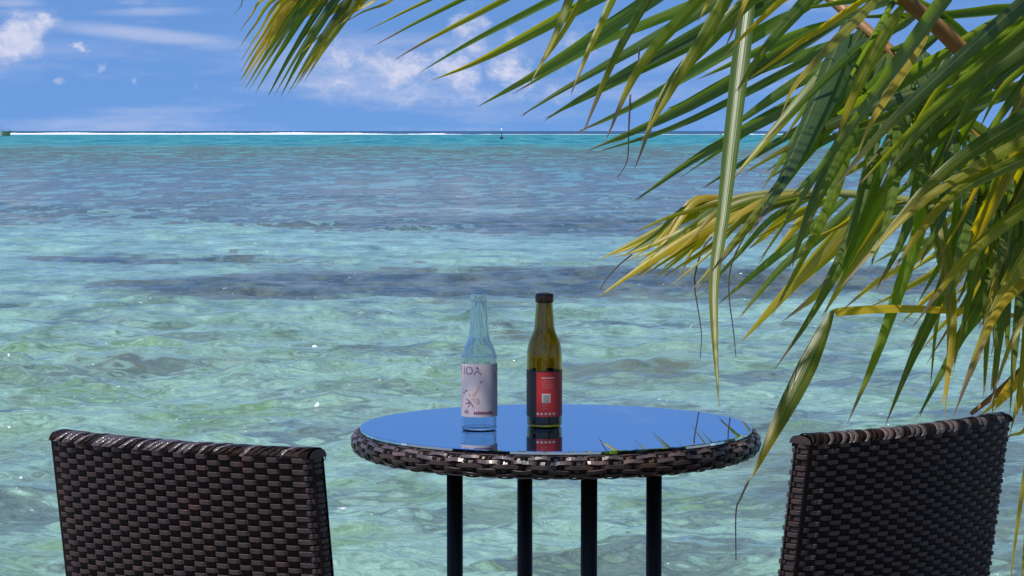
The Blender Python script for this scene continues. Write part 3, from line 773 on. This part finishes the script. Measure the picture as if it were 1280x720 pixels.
# frond tip hanging at the upper left
def T(b, tip, w=9, y=.35, d=.10, td=3.86, **k): leaf(A_, [b, ((b[0] * .45 + tip[0] * .55) - 3, (b[1] * .45 + tip[1] * .55)), tip], td + rng.uniform(-.06, .06), w, y, d, twist=k.get('tw', rng.uniform(-50, 50)), fold=24, dt=10)
T((318, -6), (292, 20), 6, .75, .3); T((338, -6), (298, 42), 8, .85, .3); T((350, -6), (297, 63), 8, .45, .15); T((358, -6), (300, 78), 9, .6, .1)
T((365, -6), (299, 92), 9, .75, .05); T((371, -6), (299, 103), 10, .8, .05); T((378, -6), (300, 110), 10, .6, .05); T((384, -6), (305, 113), 10, .35, .05)
T((391, -6), (310, 114), 10, .2, .08); T((398, -6), (318, 118), 11, .1, .08); T((376, -8), (302, 100), 8, .7, .05)
T((412, -6), (334, 122), 10, .1, .08); T((420, -6), (342, 121), 9, .08, .08); T((426, -6), (350, 122), 10, .05, .1); T((436, -6), (358, 121), 9, .15, .1); T((440, -4), (367, 112), 9, .35, .1)
T((448, -6), (362, 112), 9, .6, .1); T((452, -6), (373, 105), 9, .55, .15); T((450, 0), (379, 104), 9, .35, .2); T((446, -2), (384, 95), 7, .3, .2)
for b, tip, y in (((410, -5), (378, 24), .8), ((430, -5), (385, 18), .9), ((470, -5), (424, 32), .7), ((492, -5), (426, 31), .5), ((455, -5), (420, 22), .9), ((415, -6), (360, 42), .7), ((460, -4), (372, 70), .75), ((440, -6), (366, 60), .7)):
    T(b, tip, 7, y, .1)

# far rank of frond A: shallow, shaded undersides
for tip, mid, b, w, y, d in (
    ((453, 41), (500, 17), (545, -5), 11, .22, .12), ((466, 58), (520, 28), (585, -5), 12, .15, .25), ((489, 77), (540, 47), (640, -6), 14, .35, .2),
    ((524, 91), (590, 52), (700, -5), 15, .02, .12), ((538, 101), (605, 72), (745, -4), 24, .28, .12), ((596, 134), (690, 80), (800, 8), 25, .10, .14),
    ((646, 148), (715, 105), (880, 10), 19, .06, .15), ((674, 154), (760, 103), (930, 12), 22, .0, .16), ((716, 168), (800, 128), (960, 35), 20, .0, .2),
    ((733, 189), (850, 137), (1020, 42), 24, .0, .15), ((741, 192), (860, 152), (1040, 60), 14, .0, .1), ((760, 184), (880, 118), (1050, 25), 18, .0, .1), ((786, 256), (880, 190), (1010, 118), 22, .05, .2),
    ((700, 140), (820, 78), (985, -6), 20, .0, .1), ((640, 118), (760, 50), (900, -8), 18, .0, .1), ((850, 222), (960, 150), (1090, 82), 12, .0, .1), ((870, 240), (975, 175), (1110, 100), 15, .0, .1),
    ((826, 140), (950, 88), (1075, 40), 16, .0, .1), ((870, 100), (980, 50), (1090, 8), 18, .05, .1)):
    leaf(B_, [b, mid, tip], 5.0 + rng.uniform(-.1, .15), w, y, d, twist=rng.uniform(-22, 22), dt=12)

# near rank of frond A: steep, sunlight partly put into a yellower colour
for tip, mid, b, w, y, d in (
    ((660, 109), (690, 50), (712, -6), 17, .35, .22), ((668, 93), (700, 45), (730, -6), 15, .30, .2), ((712, 122), (735, 65), (768, -6), 14, .30, .25),
    ((726, 173), (770, 72), (815, -6), 17, .15, .28), ((756, 178), (800, 85), (880, -6), 21, .20, .25), ((793, 212), (838, 105), (940, -4), 22, .22, .28),
    ((800, 180), (850, 95), (912, -6), 20, .22, .15), ((917, 120), (957, 60), (1015, -6), 19, .08, .1), ((934, 100), (975, 72), (1040, 25), 12, .65, .22),
    ((974, 149), (1000, 95), (1090, 0), 21, .40, .22), ((1044, 178), (1078, 100), (1140, -5), 25, .38, .15), ((1068, 200), (1096, 135), (1180, 5), 24, .55, .18),
    ((903, 72), (935, 40), (985, -5), 12, .95, .25), ((872, 28), (880, 12), (890, -8), 13, .95, .2), ((905, 62), (915, 40), (930, 5), 10, .9, .4)):
    leaf(A_, [b, mid, tip], 3.85 + rng.uniform(-.12, .12), w * 1.08, y + .10, d, twist=rng.uniform(-42, 42), dt=25)

# dark broad leaflets in the middle
for tip, mid, b, w, y, d in (((935, 296), (985, 205), (1065, 15), 33, .06, .16), ((958, 245), (1000, 190), (1062, 65), 30, .02, .1), ((985, 342), (1020, 245), (1085, 110), 27, .15, .18),
                             ((1005, 290), (1050, 200), (1100, 110), 20, .02, .1), ((898, 332), (950, 270), (1010, 190), 23, .22, .2), ((882, 350), (925, 290), (985, 215), 22, .25, .25)):
    leaf(B_, [b, mid, tip], 4.05 + rng.uniform(-.1, .1), w * 1.05, y, d, twist=rng.uniform(-38, 38), dt=15)
# the long broken leaflet hanging straight down
leaf(B_, [(926, 55), (915, 150), (902, 270), (891, 350), (893, 430), (899, 510)], 4.22, 31, .26, .03, twist=18, fold=34, base_w=.6, dt=0)

# frond D, near: broad leaflets sweeping down from the upper right
for tip, mid, b, w, y, d in (
    ((1036, 243), (1125, 140), (1285, -5), 26, .20, .25), ((1066, 238), (1160, 140), (1290, 25), 26, .15, .22), ((1100, 225), (1180, 130), (1290, 50), 24, .12, .15),
    ((1125, 185), (1190, 90), (1300, 15), 24, .25, .1), ((1082, 322), (1180, 215), (1295, 140), 28, .28, .18), ((1040, 370), (1150, 252), (1290, 165), 22, .45, .2),
    ((1110, 345), (1190, 245), (1300, 190), 24, .38, .18), ((1140, 410), (1210, 320), (1300, 245), 25, .40, .22), ((1192, 520), (1240, 400), (1300, 300), 30, .45, .2),
    ((1215, 470), (1245, 390), (1300, 330), 24, .55, .3), ((1235, 515), (1262, 430), (1310, 340), 22, .35, .2), ((1222, 165), (1250, 110), (1300, 65), 22, .10, .1), ((1180, 190), (1230, 100), (1310, 40), 22, .05, .1)):
    leaf(D_, [b, mid, tip], 3.62 + rng.uniform(-.1, .1), w * 1.08, y, d, twist=rng.uniform(-42, 42), dt=25)

# leaflets hanging almost straight down in the right-hand mass
for pix, w, y, d in (
    ([(1195, 140), (1172, 215), (1150, 292), (1118, 385), (1092, 455), (1059, 530)], 25, .12, .18), ([(1232, 160), (1215, 235), (1200, 300), (1168, 385), (1138, 452), (1106, 533)], 24, .05, .12),
    ([(1275, 240), (1240, 340), (1200, 420), (1172, 474), (1143, 530)], 22, .0, .15), ([(1138, 150), (1160, 220), (1180, 320), (1190, 410), (1178, 524)], 29, .48, -.1),
    ([(1205, 200), (1192, 300), (1172, 400), (1163, 486)], 13, .15, .1), ([(1262, 190), (1258, 290), (1250, 400), (1240, 520)], 19, .08, .05), ([(1280, 200), (1278, 320), (1268, 430), (1262, 520)], 20, .15, .05),
    ([(1215, 180), (1208, 260), (1196, 330), (1180, 390)], 26, .03, .1), ([(1128, 150), (1118, 220), (1106, 280), (1085, 340)], 21, .02, .1), ([(1165, 150), (1150, 230), (1128, 300), (1095, 362)], 21, .05, .15),
    ([(1195, 130), (1190, 200), (1175, 270), (1150, 330)], 24, .02, .1), ([(1290, 300), (1285, 400), (1276, 480), (1262, 545)], 18, .4, .2), ([(1250, 150), (1240, 240), (1215, 330), (1195, 385)], 18, .02, .1),
    ([(1100, 110), (1085, 200), (1060, 290), (1020, 372)], 24, .12, .15), ([(1065, 170), (1040, 250), (1000, 330), (965, 395)], 20, .2, .2), ([(1085, 245), (1055, 320), (1010, 400), (968, 462)], 21, .12, .15),
    ([(1120, 60), (1125, 130), (1120, 200), (1100, 260)], 22, .02, .1), ([(1150, 60), (1158, 130), (1150, 190), (1130, 240)], 20, .04, .1), ([(1235, 130), (1250, 190), (1262, 260), (1258, 330)], 20, .02, .1)):
    leaf(B_, pix, 4.1 + rng.uniform(-.15, .1), w * 1.05, y, d, twist=rng.uniform(-38, 38), dt=15)

# frond C: drooping, yellowing
for pix, w, y, d in (
    ([(960, 241), (900, 252), (850, 272), (800, 298), (742, 328)], 15, .55, .1), ([(950, 241), (890, 258), (830, 285), (790, 308), (752, 322)], 15, .6, .1), ([(985, 241), (915, 262), (850, 290), (800, 312), (765, 322)], 17, .45, .15),
    ([(990, 241), (920, 268), (860, 298), (800, 335), (748, 371)], 20, .80, .05), ([(940, 248), (880, 285), (840, 312), (790, 350)], 12, .6, .35), ([(1000, 241), (930, 250), (870, 280), (820, 312), (783, 326)], 13, .4, .2),
    ([(1010, 241), (960, 290), (935, 312)], 15, .95, .12), ([(1030, 241), (990, 290), (966, 318)], 14, .9, .1), ([(1060, 243), (1010, 285), (950, 335), (895, 382)], 17, .2, .2), ([(1075, 244), (1030, 290), (975, 335), (920, 402)], 16, .25, .2),
    ([(1090, 245), (1040, 300), (990, 355), (926, 428)], 26, .62, .12), ([(1095, 245), (1050, 305), (1000, 352), (955, 395)], 18, .55, .2), ([(1110, 246), (1070, 310), (1030, 360), (978, 402)], 20, .5, .3), ([(1120, 248), (1085, 305), (1055, 350), (1027, 397)], 18, .45, .3),
    ([(1050, 242), (1005, 262), (975, 280), (940, 300)], 13, .5, .2), ([(1140, 250), (1085, 262), (1045, 285), (1010, 300)], 12, .5, .1), ([(1160, 253), (1100, 285), (1060, 300), (1030, 325)], 13, .55, .1),
    ([(1200, 260), (1150, 320), (1100, 350), (1052, 388)], 14, .75, .2), ([(1230, 266), (1180, 330), (1130, 362), (1085, 385)], 13, .5, .15), ([(1240, 268), (1200, 340), (1160, 372), (1124, 406)], 13, .6, .15), ([(1255, 270), (1220, 370), (1180, 405), (1150, 440)], 13, .6, .2),
    ([(1240, 268), (1190, 290), (1130, 310), (1090, 330)], 15, .35, .1), ([(1260, 272), (1220, 300), (1170, 318), (1130, 345)], 14, .4, .1), ([(1270, 275), (1240, 330), (1215, 350), (1190, 372)], 15, .3, .1),
    ([(920, 246), (870, 262), (835, 272), (790, 292)], 8, .5, .2), ([(905, 252), (880, 300), (862, 318), (850, 350)], 8, .8, .5), ([(1180, 256), (1125, 262), (1080, 272), (1040, 280)], 14, .3, .05), ([(1000, 240), (950, 252), (905, 280), (880, 302)], 13, .7, .1)):
    leaf(C_, pix, 5.32 + rng.uniform(-.12, .1), w, y, d, twist=rng.uniform(-30, 30), dt=10)

# more leaflets deeper in the mass on the right
for k in range(46):
    fr = (B_, A_, D_, B_)[k % 4]; bx = rng.uniform(1080, 1300); by = rng.uniform(-10, 190); an = R(rng.uniform(20, 62)); ln = rng.uniform(150, 260)
    tipx, tipy = bx - ln * math.cos(an), by + ln * math.sin(an) + 20
    leaf(fr, [(bx, by), ((bx + tipx) / 2 + 6, (by + tipy) / 2 - 14), (tipx, tipy)], rng.uniform(4.3, 4.9), rng.uniform(15, 26), rng.choice((.02, .05, .1, .3)), .14, twist=rng.uniform(-30, 30), dt=20)
for k in range(14):
    bx = rng.uniform(1200, 1310); by = rng.uniform(200, 300); ln = rng.uniform(90, 190)
    leaf((C_, D_)[k % 2], [(bx, by), (bx - ln * .25, by + ln * .5), (bx - ln * .55, by + ln)], rng.uniform(4.2, 4.7), rng.uniform(14, 22), rng.choice((.05, .2, .5)), .14, twist=rng.uniform(-25, 25), dt=20)
for k in range(14):
    bx = rng.uniform(1225, 1300); by = rng.uniform(170, 300); ln = rng.uniform(170, 270); lean = rng.uniform(-6, 50)
    leaf((B_, C_)[k % 2], [(bx, by), (bx - lean * .3, by + ln * .5), (bx - lean, min(by + ln, 528))], rng.uniform(3.95, 4.4), rng.uniform(14, 20), rng.choice((.05, .1, .35)), .12, twist=rng.uniform(-30, 30), dt=15)
for b0, m0, t0, w0 in (((1300, 5), (1150, 6), (985, 12), 24), ((1290, 20), (1180, 18), (1040, 22), 18)):
    leaf(A_, [b0, m0, t0], 4.35, w0, .05, .05, twist=10, dt=5)

for k in range(22):        # the layered yellowing spray at the frond's end
    f = k / 21; bx = 905 + 120 * f; tx = 755 + 60 * rng.random() + 70 * f; ty = 318 + 42 * rng.random() + 18 * f
    leaf(C_, [(bx, 243), ((bx * .62 + tx * .38), 250 + 16 * rng.random() + 8 * f), ((bx * .3 + tx * .7), (ty + 262) / 2 + 4), (tx, ty)], 5.36 + rng.uniform(-.15, .15), rng.uniform(7, 12), rng.choice((.2, .4, .6, .8)), .15, twist=rng.uniform(-30, 30), dt=10)

# kinked pale leaflet: out level, then broken and hanging
leaf(F_, [(1310, 400), (1240, 391), (1130, 385), (1060, 388), (1043, 391)], 4.12, 17, .98, -.6, twist=45, fold=10, base_w=.9, dt=0, flat=True)
leaf_no[0] += 1
P_ = [np.array(at(x, y, d)) for x, y, d in ((1041, 389, 4.12), (1034, 402, 4.11), (1005, 465, 4.06), (972, 530, 4.0), (944, 588, 3.95), (936, 602, 3.94))]
V, Fc, A = leaf_mesh(P_, 28 / F_PX * 4.05, 5, 26, .38, -.1, 14, seed=3, base_w=.18)
add_leaf_attr(link('leaflet', [v - np.array(ORG) for v in V], Fc, 'leaf', F_.obj).data, A)
# yellow lower frond behind the chair, and the leaflets at the picture's right edge
for pix, w, y, d in (([(1285, 458), (1262, 490), (1240, 515)], 12, .95, .1), ([(1290, 452), (1270, 478), (1252, 500)], 12, .95, .1), ([(1275, 468), (1248, 500), (1225, 520)], 11, .9, .2), ([(1300, 440), (1285, 480), (1278, 520)], 14, .8, .1),
                     ([(1310, 430), (1290, 470), (1270, 520)], 14, .5, .1), ([(1310, 430), (1292, 500), (1282, 570)], 14, .6, .3), ([(1300, 440), (1285, 530), (1262, 545), (1240, 560)], 9, .6, .4)):
    leaf(F_, pix, 4.15, w, y, d, twist=rng.uniform(-15, 15), dt=5)
leaf(D_, [(1300, 470), (1287, 560), (1274, 640), (1262, 735)], 3.15, 22, .45, -.1, twist=0, fold=22, dt=0)
leaf(D_, [(1320, 470), (1300, 580), (1284, 660), (1276, 740)], 3.2, 20, .2, 0, twist=10, fold=22, dt=0)

# dry threads hanging from split leaflet tips
for f, pts in ((C_, [(890, 296, 5.3), (878, 312, 5.3), (868, 350, 5.3), (874, 395, 5.3), (877, 420, 5.3), (875, 448, 5.3)]), (C_, [(930, 296, 5.3), (915, 328, 5.3), (911, 365, 5.3), (917, 415, 5.3), (920, 446, 5.3)]), (C_, [(790, 318, 5.3), (773, 332, 5.3), (757, 350, 5.3), (750, 362, 5.3)]),
               (F_, [(936, 600, 3.94), (926, 622, 3.94), (920, 640, 3.94), (920, 700, 3.94)]), (B_, [(788, 118, 4.9), (786, 160, 4.9), (784, 200, 4.9), (772, 222, 4.9)]), (B_, [(1000, 92, 4.3), (999, 108, 4.3)]), (B_, [(799, 60, 4.6), (798, 82, 4.6)])):
    Pq = catmull([tuple(loc_(at(*p))) for p in pts], 14); tube('dry_thread', [tuple(p) for p in Pq], list(np.linspace(.0022, .0008, 14)), 'string', f.obj, 5)

# the rest of the crown: fronds overhead and behind the picture's right edge, unseen, several added for their shade
def unseen_frond(ctrl, L0, name='frond', r0=.02, n=58):
    P = catmull([np.array(CROWN)] + [np.array(p, float) for p in ctrl], 90)
    o = tube(name, [tuple(loc_(p)) for p in P[::3]], list(np.linspace(r0, .004, 30)), 'rachis_green', palm, 8)
    VV = []; FF = []; AA = []
    for i in range(n):
        k = int(14 + 75 * i / n); p = P[k]; tg = P[min(k + 1, 89)] - P[k - 1]; tg /= np.linalg.norm(tg)
        for sg in (-1, 1):
            sd = np.cross(tg, [0, 0, 1.0]); sd /= np.linalg.norm(sd) + 1e-9
            Lf = L0 * (1 - .55 * abs(i / n - .4)) * rng.uniform(.85, 1.1)
            q1 = p + (sd * sg * .75 + tg * .5) * Lf * .4 + np.array([0, 0, -.02]); q2 = p + (sd * sg * .95 + tg * .85) * Lf * .72 + np.array([0, 0, -.20 * Lf]); 
            V, Fc, A = leaf_mesh([p, q1, q2], .042, rng.uniform(-20, 20), 18, .15, .1, 7, seed=i)
            b0 = len(VV); VV += [v - np.array(ORG) for v in V]; FF += [tuple(x + b0 for x in f) for f in Fc]; AA += A
    lo = link('leaflets', VV, FF, 'leaf', o); add_leaf_attr(lo.data, AA); lo['kind'] = 'stuff'
unseen_frond([(1.02, 3.9, 2.0), (.66, 3.2, 2.42), (.22, 2.6, 2.5), (-.2, 2.1, 2.35)], .62, n=74)
unseen_frond([(1.15, 3.7, 1.95), (1.05, 3.0, 2.40), (.80, 2.3, 2.45), (.5, 1.7, 2.3)], .62)
unseen_frond([(1.0, 4.1, 2.2), (.45, 3.7, 2.62), (-.1, 3.5, 2.62), (-.5, 3.4, 2.4)], .6, n=30)  # sparse frond added for dappled shade on the leaflets below
unseen_frond([(1.28, 3.7, 1.55), (1.30, 3.0, 1.65), (1.22, 2.3, 1.25), (1.15, 1.8, .6)], .55)  # low drooping fronds from here on added to keep sky light off the right chair
unseen_frond([(1.35, 3.8, 1.8), (1.55, 3.2, 2.0), (1.60, 2.5, 1.7), (1.55, 1.9, 1.0)], .6)
unseen_frond([(1.2, 3.9, 1.35), (1.12, 3.3, 1.25), (1.02, 2.7, .85), (.98, 2.3, .35)], .40)
unseen_frond([(1.7, 4.6, 1.8), (2.3, 4.9, 2.0), (2.9, 5.1, 1.6)], .7)
unseen_frond([(1.5, 5.0, 1.8), (1.9, 5.6, 2.1), (2.3, 6.2, 1.8)], .7)
unseen_frond([(1.6, 4.0, 1.7), (2.1, 3.4, 2.0), (2.5, 2.9, 1.7)], .7)

# ------------------------------------------------------------------ far things on the lagoon
def make_boat():
    D = (CAM_Z - SEA) * F_PX / 6.6
    p = at(-16, HORIZON, D); root = empty('motor_boat', (p.x, D, SEA))
    tag(root, 'small white boat with a green bow moored near the reef line', 'boat')
    def hull(name, x0, x1, mat, bow):
        V = []; n = 9
        for i in range(n):
            f = i / (n - 1); x = x0 + (x1 - x0) * f; w = 1.1 * (1 - (f ** 2.2 if bow else 0) * .96); sheer = 1.9 + (.35 * f * f if bow else 0)
            V += [(x, -w, sheer), (x + (-.55 * f if bow else 0), -w * .7, .1), (x + (-.9 * f if bow else 0), 0, -.25), (x + (-.55 * f if bow else 0), w * .7, .1), (x, w, sheer)]
        Fc = [(i * 5 + k, i * 5 + 5 + k, i * 5 + 6 + k, i * 5 + 1 + k) for i in range(n - 1) for k in range(4)] + [(i * 5, i * 5 + 4, i * 5 + 9, i * 5 + 5) for i in range(n - 1)] + [(0, 1, 2, 3, 4)]
        return link(name, V, Fc, mat, root, False)
    k = D / F_PX
    hull('hull', -12 * k, 19 * k, 'boat_white', False); hull('bow', 19 * k - .01, 30 * k, 'boat_green', True)
    bm = bmesh.new(); bmesh.ops.create_cube(bm, size=1)
    for v in bm.verts: v.co = Vector((12 * k + v.co.x * 6 * k, v.co.y * 1.5, 2.3 + v.co.z * .9))
    bmesh.ops.bevel(bm, geom=bm.edges[:], offset=.1, segments=2, affect='EDGES'); bm_obj('cabin', bm, 'boat_white', root)
    tube('mast', [(18 * k, 0, 1.1), (18 * k, 0, 3.9)], .06, 'boat_dark', root, 8)
    tube('bow_rail', [(19 * k, -.9, 2.5), (24 * k, -.7, 2.7), (28 * k, 0, 2.7)], .05, 'boat_dark', root, 6)
make_boat()
def make_marker():
    D = (CAM_Z - SEA) * F_PX / 10.2; p = at(627, HORIZON, D); root = empty('channel_marker', (p.x, D, SEA))
    tag(root, 'slender channel marker with black float and white top on the lagoon', 'marker')
    lathe('float', [(0, -.3), (.36, -.3), (.40, .1), (.36, .42), (.18, .85), (0, .9)], 'marker_black', root, 16)
    tube('pole', [(0, 0, .8), (0, 0, 2.1)], .06, 'marker_black', root, 8)
    lathe('top_mark', [(0, 1.9), (.22, 1.95), (.24, 2.3), (.12, 2.75), (0, 2.8)], 'marker_white', root, 12)
make_marker()
